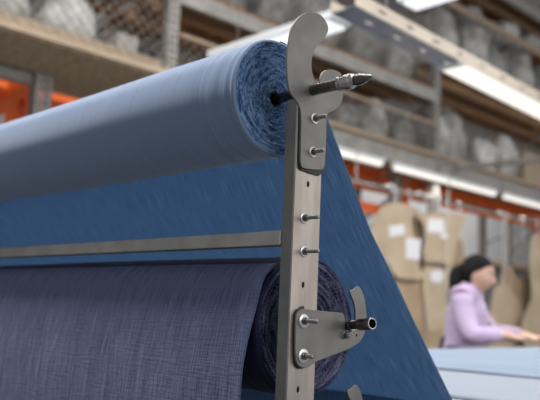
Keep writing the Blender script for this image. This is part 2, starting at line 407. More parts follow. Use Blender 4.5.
# (the free end tucks over the table's near edge)
prof = smoothline([tuple(p) for p in pts], 7, False)
bm = bmesh.new(); rows = []; ny = 90; run = [0.0]
for a, b in zip(prof, prof[1:]): run.append(run[-1]+(Vector(b)-Vector(a)).length)
ya, yb = YE+.002, YFAR-.01
for i, p in enumerate(prof):
    row = []; s = run[i]; fade = min(1, max(0, (s-.16)/.25)); fe = 1-min(1,max(0,(s-.75)/.05))*.8
    for j in range(ny+1):
        y = ya+(yb-ya)*j/ny
        off = fade*fe*(.006*noise.noise(Vector((y*6, s*1.3, 2))) + .003*noise.noise(Vector((y*18+s*4, s*2, 7))))
        row.append((p[0]-RX+off, y-YE+.0015*fade*noise.noise(Vector((s*14, j*.05, 3))), p[2]-RZ+off*.6))
    rows.append(row)
grid_surface(bm, rows, False, lambda i, j: ((yb-ya)*j/ny, run[i]))
sh = obj('hanging_sheet', bm, M['denim_sheet'], ur, True)
sh['label'] = 'taut denim blue sheet drawn off the back of the roll'
so = sh.modifiers.new('thick', 'SOLIDIFY'); so.thickness = .0011; so.offset = 1

# ------------------------------------------------------------------ lower roll of navy gauze
lr = thing('fabric_roll', (LX, YE, LZ), 'lower roll of dark navy crinkled gauze with its cloth hanging down in front', 'fabric roll')
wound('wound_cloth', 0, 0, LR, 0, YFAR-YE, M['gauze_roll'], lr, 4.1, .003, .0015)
endface('roll_end', LR, .018, .006, M['gauze_end'], lr, 2.0, .005)
e = endface('roll_end', LR, .018, .003, M['gauze_end'], lr, 9.0, .004, -1); e.location = (0, YFAR-YE, 0)
bm = bmesh.new(); lathe(bm, [(0,.010),(0,.017),(YFAR-YE+.02,.017),(YFAR-YE+.02,.010),(0,.010)], (0,-.010,0), (0,1,0)); smart(obj('core_tube', bm, M['core'], lr))
dp = [Vector((LX+(LR+.007)*math.cos(R(t)), 0, LZ+(LR+.007)*math.sin(R(t)))) for t in (127,136,146)]
dp += [Vector((x,0,H+z)) for x, z in ((.822,.008),(.812,-.03),(.806,-.07),(.800,-.13),(.797,-.22),(.797,-.40),(.80,-.62))]
dprof = smoothline([tuple(p) for p in dp], 7, False)
run = [0.0]
for a, b in zip(dprof, dprof[1:]): run.append(run[-1]+(Vector(b)-Vector(a)).length)
run2 = list(run)
bm = bmesh.new(); rows = []; ny = 260
for i, p in enumerate(dprof):
    row = []; s = run2[i]; fade = min(1, max(0, (s-.03)/.22))
    a = Vector(dprof[max(i-1,0)]); b = Vector(dprof[min(i+1,len(dprof)-1)]); t = (b-a).normalized(); nrm = Vector((t.z,0,-t.x))
    if nrm.x > 0 and s > .1: nrm = -nrm
    for j in range(ny+1):
        v = j/ny; y = YE+.004+(YFAR-.01-YE)*v
        q = (y-YE)
        c = .0055*noise.noise(Vector((q*9+s*2.2, s*1.8, 11)))*fade + .0034*noise.noise(Vector((q*26+s*7, s*2.5, 4)))*min(1,fade*1.6) \
            + .0016*noise.noise(Vector((q*85+s*12, s*6, 8)))*math.exp(-q*1.5)
        c += .017*math.exp(-(q/.30)**2)*noise.noise(Vector((q*17+s*5, s*1.4, 21)))*fade
        ed = .006*noise.noise(Vector((s*9, 1, 3)))*math.exp(-q*20)
        row.append((p[0]-LX+nrm.x*c, y-YE+ed, p[2]-LZ+nrm.z*c))
    rows.append(row)
grid_surface(bm, rows, False, lambda i, j: ((YFAR-.01-YE)*j/ny, run2[i]))
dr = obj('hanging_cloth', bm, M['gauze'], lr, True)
so = dr.modifiers.new('thick', 'SOLIDIFY'); so.thickness = .0012; so.offset = 1

# ------------------------------------------------------------------ cutting table with spread cloth
tb = thing('cutting_table', (3.4,1.25,0), 'long pale cutting table under the spread blue cloth', 'table')
child(boxo('tabletop', (1.41,.25,TOPZ-.05), (6.2,2.10,TOPZ-.012), M['table_top'], tb, .003))
for x in (1.5,3.1,4.6,6.1):
    for y in (.32,2.0):
        child(boxo('leg', (x-.03,y-.03,0), (x+.03,y+.03,TOPZ-.0505), M['table_leg'], tb, .002))
for y in (.32,2.0):
    child(boxo('rail', (1.5,y-.015,.30), (6.1,y+.015,.36), M['table_leg'], tb, .002))
def spread(name, x0, x1, y0, y1, z0, amp, m, label, seed, fx, fy, thick, roll_edge=.02, ridge=None):
    bm = bmesh.new(); nx, ny_ = 120, 70; top = []
    for i in range(nx+1):
        row = []
        for j in range(ny_+1):
            u, v = i/nx, j/ny_
            x = x0+(x1-x0)*u; y = y0+(y1-y0)*v
            d = min((x-x0), (x1-x), (y-y0), (y1-y))
            sft = min(1, d/.10)
            q_ = min(1, d/roll_edge); h = thick*(3*q_*q_-2*q_**3) if roll_edge > .1 else thick*math.sqrt(max(0,1-(1-q_)**2))
            h += sft*amp*(.5+noise.noise(Vector((x*fx, y*fy, seed))))
            if ridge: h += sft*ridge(x, y)
            wob = .03*noise.noise(Vector((x*2, y*2, seed+4)))
            row.append((x, y+wob*(v-.5)*2*(1-sft), z0+h))
        top.append(row)
    grid_surface(bm, top, False, lambda i, j: ((x1-x0)*i/nx, (y1-y0)*j/ny_))
    # closed underside so the pile is a solid body
    bot = [[(p[0], p[1], z0) for p in r] for r in top]
    grid_surface(bm, bot)
    bmesh.ops.remove_doubles(bm, verts=bm.verts[:], dist=.0004)
    o = obj(name, bm, m, None, True)
    return tag(o, label, 'cloth')
spread('spread_cloth', 1.413, 6.15, .27, 2.085, TOPZ-.0115, .003, M['white_cloth'], 'bluish white lower cloth layer showing at the near side of the cutting table', 3.0, 1.2, 2.2, .006, .02)
spread('spread_cloth', 2.05, 6.1, .42, 2.075, TOPZ-.0015, .010, M['pale_cloth'], 'pale blue cloth spread in soft folds across the far half of the cutting table', 8.0, 1.0, 2.0, .012, .16,
       lambda x, y: .018*math.exp(-((y-1.75)/.18)**2)+.006*math.exp(-((y-1.2+.05*(x-3))/.12)**2))

# ------------------------------------------------------------------ storage rack
Z1, Z2, Z3 = H+1.53, H+2.15, H+3.62
Z2R = H+2.46
YF, YB = 4.0, 5.0
rk = thing('storage_rack', (4.5,YF,0), 'tall grey perforated storage rack with wooden decks loaded with wrapped bundles', 'rack')
def perforated_post(bm, x, y, z1, w=.085, d=.06):
    # C section facing the aisle with rows of slots left open
    box(bm, (x-w/2,y+.004,0), (x-w/2+.004,y+d,z1)); box(bm, (x+w/2-.004,y+.004,0), (x+w/2,y+d,z1))
    box(bm, (x-.008,y,0), (x+.008,y+.004,z1))
    box(bm, (x-w/2,y,0), (x-.026,y+.004,z1)); box(bm, (x+.026,y,0), (x+w/2,y+.004,z1))
    z = 0.0
    while z < z1-.02:
        for s in (-1,1): box(bm, (min(s*.026,s*.008)+x,y,z), (max(s*.026,s*.008)+x,y+.004,z+.022))
        z += .05
def rackpart(name, bm, m): return child(obj(name, bm, m, rk))
XS = [-.25, 2.905, 6.045, 9.185, 12.3]
for x in XS:
    bm = bmesh.new(); perforated_post(bm, x, YF, 5.2); rackpart('upright', bm, M['rack_grey'])
    bm = bmesh.new(); perforated_post(bm, x, YB-.06, 5.2); rackpart('upright', bm, M['rack_grey'])
    bm = bmesh.new(); z = .2; s = 1
    while z < 4.9:
        tube(bm, (x, YF+.064 if s>0 else YB-.064, z), (x, YB-.064 if s>0 else YF+.064, z+.6), .012, seg=6); z += .6; s = -s
    rackpart('brace', bm, M['rack_grey'])
def beam(x0, x1, y, zt, h, d, m=None, parent=None):
    bm = bmesh.new(); box(bm, (x0,y,zt-h), (x1,y+d,zt))
    return bm
for zt, hh in ((Z1-.045,.13),(Z2,.11),(Z3,.11)):
    for x0, x1 in zip(XS, XS[1:]):
        z_ = Z2R if (zt == Z2 and x0 > 6) else zt
        if zt != Z1-.045 or x0 > 2:
            if not (zt == Z2 and x0 > 6): rackpart('beam', beam(x0+.044,x1-.044,YF-.002,z_,hh,.045), M['rack_grey'])
        if zt != Z1-.045 or x0 > 2: rackpart('beam', beam(x0+.044,x1-.044,YB-.045,z_,hh,.045), M['rack_grey'])
# decks: chipboard on level one, planks on the upper levels
for x0, x1 in zip(XS, XS[1:]):
    rackpart('deck_board', beam(x0+.05,x1-.05,YF+.0,Z1,.040,YB-YF-.06), M['deck'])
    rackpart('deck_edge_batten', beam(x0+.05,x1-.05,YF-.03,Z1+.004,.034,.0295), M['deck_edge'])
    for zt in (Z2 if x0 < 6 else Z2R, Z3):
        bm = bmesh.new(); n = int((x1-x0)/.2)
        for k in range(n):
            xa = x0+.05+k*(x1-x0-.1)/n
            box(bm, (xa,YF+.0,zt+.002), (xa+(x1-x0-.1)/n-.012,YB,zt+.024))
        rackpart('plank_deck', bm, M['plank'])
        for y in (YF+.28, YF+.60):
            rackpart('joist', beam(x0+.05,x1-.05,y,zt-.001,.07,.07), M['joist'])
# guard wires
def mesh_guard(x0, x1, z0, z1, pitch, y=YF-.012):
    bm = bmesh.new(); h = z1-z0; k = x0-h
    while k < x1:
        for s in (0,1):
            a = Vector((k,y+.003*s,z0 if s==0 else z1)); b = Vector((k+h,y+.003*s,z1 if s==0 else z0))
            d = b-a; t0 = max(0,(x0-a.x)/d.x); t1 = min(1,(x1-a.x)/d.x)
            if t1 > t0: tube(bm, a+d*t0, a+d*t1, .0028, seg=4, cap=False)
        k += pitch
    rackpart('wire_guard', bm, M['wire'])
mesh_guard(XS[0]+.05, XS[1]-.05, Z1+.01, Z2-.11, .085)
mesh_guard(XS[1]+.05, XS[2]-.05, Z1+.01, Z1+.28, .085, YF-.016)

rackpart('guard_rail', beam(XS[1]+.05,XS[2]-.05,YF-.024,Z1+.292,.022,.012), M['deck_edge'])
rackpart('guard_rail', beam(XS[2]+.05,XS[4],YF-.024,H+3.13,.07,.022), M['deck_edge'])
mesh_guard(XS[1]+.05, XS[2]-.05, Z2+.01, Z2+.9, .085)

tag(boxo('timber_board', (.3,YF+.012,Z1+.002), (2.85,YF+.05,Z1+.075), M['deck_edge'], None, .004), 'pale sawn board lying along the front of the lowest deck, behind the wire guard', 'board')

# wrapped bundles
def bundle_mesh(seed, rx, ry, rz, ends=True, lump=.34):
    bm = bmesh.new(); nu, nv = 22, 18; rows = []
    for i in range(nu+1):
        t = i/nu; ax = -1+2*t; prof_ = (1-abs(ax)**5)**.5 if abs(ax) < 1 else 0.02
        row = []
        for j in range(nv):
            a = 2*math.pi*j/nv
            k = 1 + lump*noise.noise(Vector((ax*2.3+seed*3.1, math.cos(a)*1.6, math.sin(a)*1.6+seed))) + lump*.5*noise.noise(Vector((ax*6+seed, math.cos(a)*4, math.sin(a)*4)))
            z = math.sin(a)*prof_*k*rz
            z = max(z, -rz*.82)
            row.append((ax*rx, math.cos(a)*prof_*k*ry, z+rz*.82))
        rows.append(row)
    grid_surface(bm, rows, True)
    for idx in (0, -1):
        pass
    bm.verts.ensure_lookup_table()
    bmesh.ops.holes_fill(bm, edges=[e for e in bm.edges if e.is_boundary])
    return bm
def bundle(x, y, z, rx, ry, rz, rot, m, seed, label, group):
    o = obj('wrapped_bundle', bundle_mesh(seed, rx, ry, rz), M[m], None, True)
    o.location = (x, y, z+.006); o.rotation_euler = (0,0,R(rot))
    return tag(o, label, 'bundle', group)
G1, G2 = 'plastic wrapped bundles on the lowest deck', 'plastic wrapped bundles on the second deck'
T1, T2 = Z1+.001, Z2+.026
# lowest deck, left bay behind the guard
bundle(2.26,4.50,T1,.40,.19,.245,90,'wrap_white',1,'big white wrapped roll behind the wire guard at top left',G1)
bundle(1.85,4.50,T1,.40,.165,.20,90,'wrap',2,'grey wrapped bundle left of the big white roll behind the wire guard',G1)
# middle bay boxes
tag(boxo('carton', (2.545,4.10,T1), (2.70,4.36,T1+.21), M['box_grey'], None, .004), 'small grey carton between the big white roll and the black crate on the lowest deck', 'box')
tag(boxo('carton', (2.72,4.12,T1), (2.875,4.50,T1+.17), M['black'], None, .01), 'black crate just left of the left upright on the lowest deck', 'crate')
# lowest deck, bay between the hook and the right upright
for k, (x, y, rx, ry, rz, rot, m, lab) in enumerate((
    (4.52,4.48,.38,.17,.20,88,'wrap_dark','dark grey wrapped bundle right beside the hook plate behind the low guard'),
    (4.97,4.50,.38,.18,.17,93,'wrap_dark','dusty grey wrapped bundle behind the middle of the low guard'),
    (5.40,4.50,.36,.16,.25,86,'wrap','lighter grey bundle sticking up above the low guard rail'),
    (5.79,4.48,.36,.15,.20,91,'wrap_dark','dark grey wrapped bundle against the left side of the right upright'),
    (6.34,4.44,.38,.17,.27,84,'wrap','lumpy light grey bundle just right of the right upright'),
    (6.78,4.56,.38,.20,.36,95,'wrap_dark','tall dark grey bundle behind the pale bundles on the lowest deck'),
    (7.22,4.42,.36,.17,.23,86,'wrap_white','pale creased bundle in the middle of the right bay, lowest deck'),
    (7.67,4.44,.38,.21,.29,93,'wrap','wide light grey bundle near the right edge of the lowest deck'))):
    bundle(x,y,T1,rx,ry,rz,rot,m,20+k,lab,G1)
tag(boxo('carton', (8.05,4.15,T1), (8.55,4.75,T1+.42), M['kraft'], None, .004), 'brown carton at the right edge of the lowest deck', 'box')
for k, (x, y, rx, ry, rz, rot, m, lab) in enumerate((
    (3.55,4.5,.42,.22,.26,90,'wrap_dark','dusty grey bundle above the spindle hook on the second deck'),
    (4.05,4.5,.42,.22,.28,85,'wrap_dark','dark grey bundle left of the channel lamp on the second deck'),
    (4.60,4.5,.42,.24,.30,93,'wrap','grey bundle behind the channel lamp start on the second deck'),
    (5.15,4.5,.42,.23,.30,90,'wrap_dark','dark bundle at the top middle of the second deck'),
    (5.68,4.5,.42,.23,.33,88,'wrap','grey wrapped bundle left of the right upright on the second deck'),
    (6.42,4.46,.40,.21,.40,90,'wrap','big grey bundle right of the upright on the second deck, above the channel'),
    (6.95,4.42,.40,.235,.47,92,'wrap','largest round grey bundle above the slotted channel'),
    (7.50,4.5,.40,.21,.33,88,'wrap_dark','dark grey bundle below the timber rail at the right'),
    (8.06,4.46,.40,.22,.38,90,'wrap','grey bundle under the timber rail at the right edge'),
    (8.62,4.5,.40,.20,.36,90,'wrap_dark','rightmost dark bundle of the second deck'))):
    bundle(x,y,T2 if x < 6 else T2+.31,rx,ry,rz,rot,m,40+k,lab,G2)
bundle(7.80,4.5,T2+1.0,.40,.22,.16,90,'wrap_white',61,'small white bundle on top of the pile above the timber rail',G2)
bundle(8.36,4.5,T2+1.02,.40,.22,.15,90,'wrap',62,'small grey bundle on top of the pile at the upper right',G2)

# LED battens clipped under the front beam
led_z = H+1.285
def led(name, x0, x1, y, z, w, h, label, group, m='led', axis='x'):
    t = thing(name, ((x0+x1)/2 if axis=='x' else x0, y, z), label, 'lamp', group)
    if axis == 'x':
        child(boxo('housing', (x0,y-w/2,z), (x1,y+w/2,z+h), M['lamp_housing'], t, .004))
        child(boxo('diffuser', (x0+.03,y-w/2+.003,z-h*1.15), (x1-.03,y+w/2-.003,z-.0005), M[m], t, .012))
    return t
pts_led = [(2.78,3.28),(3.32,5.16),(5.29,7.06),(7.19,8.98),(9.1,10.9)]
names = ['LED batten under the rack beam, mostly behind the denim roll at left','LED batten under the rack beam hidden behind the roll and hook',
         'LED batten under the rack beam, left one beside the blue sheet','LED batten under the rack beam at the right edge','farthest LED batten under the rack beam']
labs = ['short lit LED batten under the rack beam just above the roll at upper left','lit LED batten emerging right of the blue sheet under the rack beam',
        'long lit LED batten under the rack beam above the hanging card patterns','lit LED batten under the rack beam cut by the right edge','far LED batten beyond the right edge']
for (a, b), lb in zip(pts_led, labs):
    if a > 9: continue
    led('led_batten', a, b, YF-.045, led_z+.014, .055, .03, lb, 'lit battens under the rack beam')

# slotted channel with its own LED light, nearer the camera
cx0, cx1, cy0, cy1, cz = 2.93, 7.2, 2.45, 2.62, H+1.6
ch = thing('slotted_channel', (cx0,cy0,cz), 'long cream slotted steel channel carrying a lit LED strip across the upper right', 'channel')
bm = bmesh.new(); hgt = .075; x = cx0
def slotted_face(bm, x0, x1, place, lo, hi, pitch=.26, sl=.065, sw=.008):
    """flat strip with open slots, place(x, t) -> point, thickness handled by a solidify"""
    mid = (lo+hi)/2; x = x0
    def q(xa, xb, ta, tb):
        vs = [bm.verts.new(place(a, t)) for a, t in ((xa,ta),(xb,ta),(xb,tb),(xa,tb))]; bm.faces.new(vs)
    q(x0,x1,lo,mid-sw); q(x0,x1,mid+sw,hi)
    while x < x1:
        q(x, min(x+pitch-sl,x1), mid-sw, mid+sw); x += pitch
slotted_face(bm, cx0, cx1, lambda a, t: (a, cy0, t), cz, cz+hgt)
f1 = obj('side_face', bm, M['channel'], ch); child(f1)
s_ = f1.modifiers.new('thick','SOLIDIFY'); s_.thickness = .002
bm = bmesh.new(); slotted_face(bm, cx0, 3.99, lambda a, t: (a, t, cz), cy0+.003, cy1)
f2 = obj('underside', bm, M['channel_under'], ch); child(f2)
s_ = f2.modifiers.new('thick','SOLIDIFY'); s_.thickness = .002
child(boxo('far_side', (cx0,cy1+.001,cz), (cx1,cy1+.003,cz+hgt), M['channel'], ch))
child(boxo('lamp_plate', (4.0,cy0+.003,cz), (cx1,cy1,cz+.003), M['lamp_housing'], ch))
child(boxo('end_cap', (3.93,cy0+.004,cz-.014), (4.00,cy1-.004,cz-.0006), M['lamp_housing'], ch, .004))
d = boxo('led_diffuser', (4.0006,cy0+.006,cz-.022), (cx1-.05,cy1-.006,cz-.0006), M['led'], ch, .008); child(d); d['label'] = 'lit warm white LED diffuser'
for xx in (3.3,5.9):
    bm = bmesh.new(); tube(bm, (xx,(cy0+cy1)/2,cz+.01), (xx,(cy0+cy1)/2,cz+3.6), .004, seg=6); child(obj('hanger_rod', bm, M['wire'], ch))
ch.rotation_euler = (0, R(1.8), 0)
# lamps crossing at right angles
def cross_lamp(y0, y1, x0, x1, z, label, parts):
    t = thing('ceiling_lamp', ((x0+x1)/2,y0,z), label, 'lamp')
    child(boxo('housing', (x0,y0,z+.012), (x1,y1,z+.06), M['lamp_housing'], t, .004))
    child(boxo('diffuser', (x0+.01,y0+.03,z-.004), (x1-.01,y1-.03,z+.0115), M['led_cool'], t, .004))
    for yy in (y0+.2, y1-.2):
        bm = bmesh.new(); tube(bm, ((x0+x1)/2,yy,z+.06), ((x0+x1)/2,yy,z+3.5), .003, seg=6); child(obj('hanger_rod', bm, M['wire'], t))
cross_lamp(2.68, 3.75, 3.0, 3.17, cz, 'lit cool white lamp running back above the roll behind the hook tip', 0)
cross_lamp(.95, 2.28, 3.06, 3.20, cz, 'lit lamp cut by the top edge above the slotted channel', 0)
# strut from the rack to the aisle
sr = boxo('steel_strut', (6.30,2.9,H+1.415), (6.36,3.968,H+1.465), M['rack_grey'], None, .003)
tag(sr, 'grey steel strut reaching forward from the lowest deck at the right', 'strut')

# ------------------------------------------------------------------ lower grey rack and the orange pallet rack behind
r2 = thing('low_rack', (6,5.1,0), 'lower grey rack standing behind the main rack, its upright ending under the deck', 'rack')
def to(t, o): o.parent = t; return child(o)
RXS = (aty(396,200,4.42).x, aty(434,200,4.42).x, 9.5)
for x in RXS:
    for y in (4.40, 5.50):
        bm = bmesh.new(); perforated_post(bm, x, y, H+1.484, .10, .07); to(r2, obj('upright', bm, M['rack_grey']))
    for za, zb in ((H+1.40,H+1.05),(.4,1.2)):
        bm = bmesh.new(); tube(bm, (x,4.475,za), (x,5.495,zb), .013, seg=6); to(r2, obj('brace', bm, M['rack_grey']))
sf = thing('shelf_frame', (2.3,4.56,0), 'short grey perforated upright with a beam under the left end of the chipboard deck', 'frame')
for x in (-.1,2.30):
    bm = bmesh.new(); perforated_post(bm, x, 4.56, H+1.485, .12, .09); to(sf, obj('upright', bm, M['rack_grey']))
to(sf, boxo('beam', (-.038,4.60,H+1.41), (2.238,4.65,H+1.48), M['rack_grey'], None, .002))
o2 = thing('orange_rack', (8,4.62,0), 'nearer orange rack whose beams cross just under the deck above the card patterns', 'rack')
ZA, ZB, ZC = aty(480,201,4.62).z, aty(500,217,4.62).z, aty(366,207,4.62).z
UX = (4.4, aty(408,205,4.62).x, 9.3, 12.2)
for x in UX:
    to(o2, boxo('upright', (x-.045,4.62,0), (x+.045,4.68,ZA+.06), M['orange'], None, .002))
for x0, x1 in zip(UX, UX[1:]):
    for z, h in ((ZA,.062),(ZB,.028)):
        to(o2, boxo('beam', (x0+.046,4.62,z-h), (x1-.046,4.66,z+h), M['orange'], None, .002))
to(o2, boxo('beam', (UX[0]+.046,4.62,ZC-.05), (UX[1]-.046,4.66,ZC+.05), M['orange'], None, .002))
ork = thing('pallet_rack', (4,6.8,0), 'orange pallet rack farthest back at the left, behind the braced frame', 'rack')
for x in (2.9,3.9,6.6):
    for y in (6.8,7.8):
        to(ork, boxo('upright', (x-.05,y,0), (x+.05,y+.08,3.75), M['orange'], None, .002))
    for z in (.5,1.5,2.5,3.1): to(ork, boxo('brace', (x-.02,6.881,z), (x+.02,7.799,z+.05), M['orange']))
for x0, x1 in ((-.6,2.9),(2.9,3.9),(3.9,6.6)):
    for z in (H+1.92,H+2.12,H+1.42):
        for y in (6.78,7.83):
            if z == H+1.92 and y > 7: continue
            to(ork, boxo('beam', (x0+.051,y,z), (x1-.051,y+.05,z+.12), M['orange'], None, .002))
    to(ork, boxo('deck_board', (x0+.051,6.84,H+2.242), (x1-.051,7.82,H+2.27), M['deck']))
    to(ork, boxo('deck_board', (x0+.051,6.84,H+1.54), (x1-.051,7.82,H+1.56), M['deck_edge']))
fr = thing('rack_frame', (2.6,5.7,0), 'orange braced rack frame beside the short grey upright at the left', 'frame')
for px_ in (15,29):
    v = aty(px_,100,5.7); to(fr, boxo('upright', (v.x-.045,5.7,0), (v.x+.045,5.76,H+1.72), M['orange'], None, .002))
va, vb = aty(-25,127,5.7), aty(36,80,5.7)
bm = bmesh.new(); tube(bm, (va.x,5.64,va.z), (vb.x,5.64,vb.z), .058, seg=4); to(fr, obj('brace', bm, M['orange']))
vc = aty(20,97,5.7); to(fr, boxo('beam', (vc.x-1.5,5.765,H+1.56), (5.2,5.81,H+1.68), M['orange'], None, .002))
to(fr, boxo('beam', (vc.x-1.5,5.765,H+1.30), (5.2,5.81,H+1.38), M['orange'], None, .002))
v = aty(5.3,0,1)
to(fr, boxo('upright', (5.2,5.7,0), (5.27,5.76,H+1.72), M['orange'], None, .002))
# wall shelf behind the worker
zs = aty(505,264,8.75).z
ws = boxo('wall_shelf', (12.5,8.75,zs-.06), (21.0,9.19,zs+.05), M['deck_edge'], None, .004); tag(ws, 'long pale wooden shelf on the grey back wall behind the woman', 'shelf')

# ------------------------------------------------------------------ hanging card patterns
rail = thing('hanging_rail', (6.3,3.86,2.2), 'thin grey rail under the rack carrying the card patterns', 'rail')
bm = bmesh.new(); tube(bm, (4.6,3.87,H+1.06), (9.0,3.87,H+1.06), .012, seg=8); to(rail, obj('bar', bm, M['rack_grey']))
for x in (4.7,6.05,8.9):
    bm = bmesh.new(); tube(bm, (x,3.87,H+1.072), (x,3.87,H+1.42), .006, seg=6); tube(bm, (x,3.866,H+1.42), (x,3.9975,H+1.42), .006, seg=6); to(rail, obj('hanger', bm, M['rack_grey']))
def pattern(pts, y, m, label, labels=(), n=3, sm=True, cord=None, notch=()):
    w = [aty(p[0], p[1], y) for p in pts]; w = [(v.x, v.z) for v in w]
    if sm: w = smoothline(w, n)
    t = thing('card_pattern', (sum(p[0] for p in w)/len(w), y, min(p[1] for p in w)), label, 'pattern', 'brown card garment patterns')
    child(plate('card', w, [], y, .004, M[m], t, .0003))
    for q in labels:
        lw = [aty(a, b, y-.003) for a, b in q]
        bm = bmesh.new(); f = [bm.verts.new((v.x, y-.0022, v.z)) for v in lw]; g = [bm.verts.new((v.x, y-.0008, v.z)) for v in lw]
        bm.faces.new(f); bm.faces.new(g[::-1])
        for i in range(len(f)): bm.faces.new((f[i], f[(i+1)%len(f)], g[(i+1)%len(f)], g[i]))
        o = obj('paper_label', bm, M['paper'], t); child(o)
    if True:
        if not cord: k_ = max(range(len(pts)), key=lambda i: -pts[i][1]); cord = (pts[k_][0], pts[k_][1]+3)
        v = aty(cord[0], cord[1], y)
        bm = bmesh.new(); tube(bm, (v.x, y+.0062, v.z-.03), (v.x, y+.0062, H+1.085), .003, seg=5); tube(bm, (v.x, y+.004, H+1.085), (v.x, 3.885, H+1.085), .003, seg=5); child(obj('hook', bm, M['zinc'], t))
    return t
pattern([(382,207),(394,203),(406,204),(414,209),(411,222),(415,245),(420,268),(424,278),(408,279),(396,276),(388,262),(380,246),(372,240),(374,222)],
        3.76,'kraft','pale kraft card pattern hanging leftmost beside the blue sheet',[[(389,226),(404,224),(405,234),(390,237)],[(406,238),(421,239),(420,260),(406,258)]],cord=(396,212))
pattern([(398,206),(412,207),(421,215),(424,232),(423,258),(425,280),(414,284),(406,262),(402,240),(396,222)],
        3.815,'kraft_dark','darker card pattern hanging between the leftmost one and the broad one',cord=(410,212))
pattern([(417,212),(430,214),(446,212),(460,214),(466,216),(460,232),(455,250),(452,264),(438,262),(424,260),(426,240),(424,225)],
        3.73,'kraft','broad kraft card pattern with a square white label under the upright',[[(428,219),(444,219),(445,233),(428,232)],[(441,233),(447,234),(447,239),(441,238)]],cord=(440,218))
pattern([(425,263),(440,264),(452,266),(450,280),(446,300),(448,322),(444,328),(428,330),(426,310),(423,290)],
        3.78,'kraft','narrow card pattern hanging below the broad labelled one',[[(431,272),(441,269),(444,276),(440,283),(431,281)]])
pattern([(392,276),(408,277),(420,280),(424,300),(426,330),(428,348),(414,350),(405,330),(398,305)],
        3.80,'kraft_dark','brown card pattern low beside the blue sheet edge')
pattern([(425,330),(434,331),(447,328),(448,346),(446,372),(430,374),(424,352)],
        3.69,'kraft_dark','short brown card pattern just behind the back of the woman, lowest one')
pattern([(446,246),(452,240),(460,238),(464,250),(461,268),(455,290),(450,300),(447,275)],
        3.83,'kraft_dark','thin card pattern just above the dark ponytail')
# patterns to the right of the woman
pattern([(532,238),(538,235),(556,236),(560,260),(556,300),(560,350),(530,352),(522,330),(526,312),(532,296),(530,270)],
        3.70,'kraft','tall kraft card pattern standing at the right edge of the picture')
pattern([(494,290),(504,286),(514,294),(522,308),(528,326),(530,345),(528,370),(494,370),(490,330)],
        4.1-.28,'kraft','large rounded card pattern with curved edge right of the woman')
pattern([(502,272),(508,266),(514,272),(518,286),(520,305),(512,318),(500,300)],
        3.85,'kraft_dark','small rounded card pattern above the large curved one')
pattern([(516,282),(524,278),(534,284),(534,340),(522,340),(518,310)],
        3.835,'kraft_dark','narrow brown card pattern between the curved one and the tall right one')

# small round ceiling light seen between sheet and patterns
v = aty(375,226,5.6)
bt = thing('bulkhead_lamp', (v.x,5.6,v.z), 'small round lit lamp seen between the blue sheet edge and card patterns', 'lamp')
bm = bmesh.new(); lathe(bm, [(0,0),(0,.035),(.02,.035),(.05,.02),(.055,0)], (v.x,5.6,v.z), (0,-1,0)); to(bt, smart(obj('diffuser', bm, M['led_cool'])))
bm = bmesh.new(); tube(bm, (v.x,5.6,v.z), (v.x,6.051,v.z), .012, seg=8); to(bt, obj('arm', bm, M['rack_grey']))

# ------------------------------------------------------------------ woman at the table
def skin_mesh(chain, n=22):
    """chain: list of (name, co, radius or (lateral, depth), parent); every run of joints becomes a tapered limb with rounded ends"""
    info = {c[0]: c for c in chain}; kids = {c[0]: [] for c in chain}
    for c in chain:
        if c[3]: kids[c[3]].append(c[0])
    runs = []
    def walk(nm, run):
        run = run + [nm]
        if not kids[nm]: runs.append(run); return
        walk(kids[nm][0], run)
        for k in kids[nm][1:]: walk(k, [nm])
    walk(chain[0][0], [])
    bm = bmesh.new()
    for run in runs:
        P = [Vector(info[k][1]) for k in run]
        Q = [info[k][2] if isinstance(info[k][2], tuple) else (info[k][2],)*2 for k in run]
        if len(run) > 1 and info[run[0]][3] is not None or (len(run) > 1 and run[0] != chain[0][0]):
            m_ = min(min(Q[0]), max(Q[1])); Q[0] = (min(Q[0][0], m_), min(Q[0][1], m_))
        elif run is not runs[0]:
            m_ = min(min(Q[0]), max(Q[1])); Q[0] = (m_, m_)
        if len(P) == 1: P.append(P[0]+Vector((0,0,.001))); Q.append(Q[0])
        pts = [tuple(p)+q for p, q in zip(P, Q)]
        # catmull-rom through position and radii
        fine = []
        N = len(pts)
        for a in range(N-1):
            p0, p1, p2, p3 = (pts[min(max(a+k,0),N-1)] for k in (-1,0,1,2))
            for t in (0,.2,.4,.6,.8):
                fine.append([.5*((2*b)+(-a_+c)*t+(2*a_-5*b+4*c-d)*t*t+(-a_+3*b-3*c+d)*t**3) for a_,b,c,d in zip(p0,p1,p2,p3)])
        fine.append(list(pts[-1]))
        rows = []
        M_ = len(fine)
        def ring(c, t, ra, rb):
            ref = Vector((0,1,0)) if abs(t.y) < .8 else Vector((0,0,1))
            u = (ref - t*ref.dot(t)).normalized(); w_ = t.cross(u).normalized()
            rows.append([tuple(c+u*ra*math.cos(2*math.pi*k/n)+w_*rb*math.sin(2*math.pi*k/n)) for k in range(n)])
        for a in range(M_):
            c = Vector(fine[a][:3]); t = (Vector(fine[min(a+1,M_-1)][:3])-Vector(fine[max(a-1,0)][:3])).normalized()
            ra, rb = fine[a][3], fine[a][4]; e_ = min(ra, rb)
            if a == 0:
                for th in (85,60,35,15): ring(c-t*e_*math.sin(R(th)), t, ra*math.cos(R(th)), rb*math.cos(R(th)))
            ring(c, t, ra, rb)
            if a == M_-1:
                for th in (15,35,60,85): ring(c+t*e_*math.sin(R(th)), t, ra*math.cos(R(th)), rb*math.cos(R(th)))
        vs = grid_surface(bm, rows, True)
        bm.faces.new(vs[0]); bm.faces.new(vs[-1][::-1])
    bmesh.ops.recalc_face_normals(bm, faces=bm.faces[:])
    me = bpy.data.meshes.new('s'); bm.to_mesh(me); bm.free()
    return me
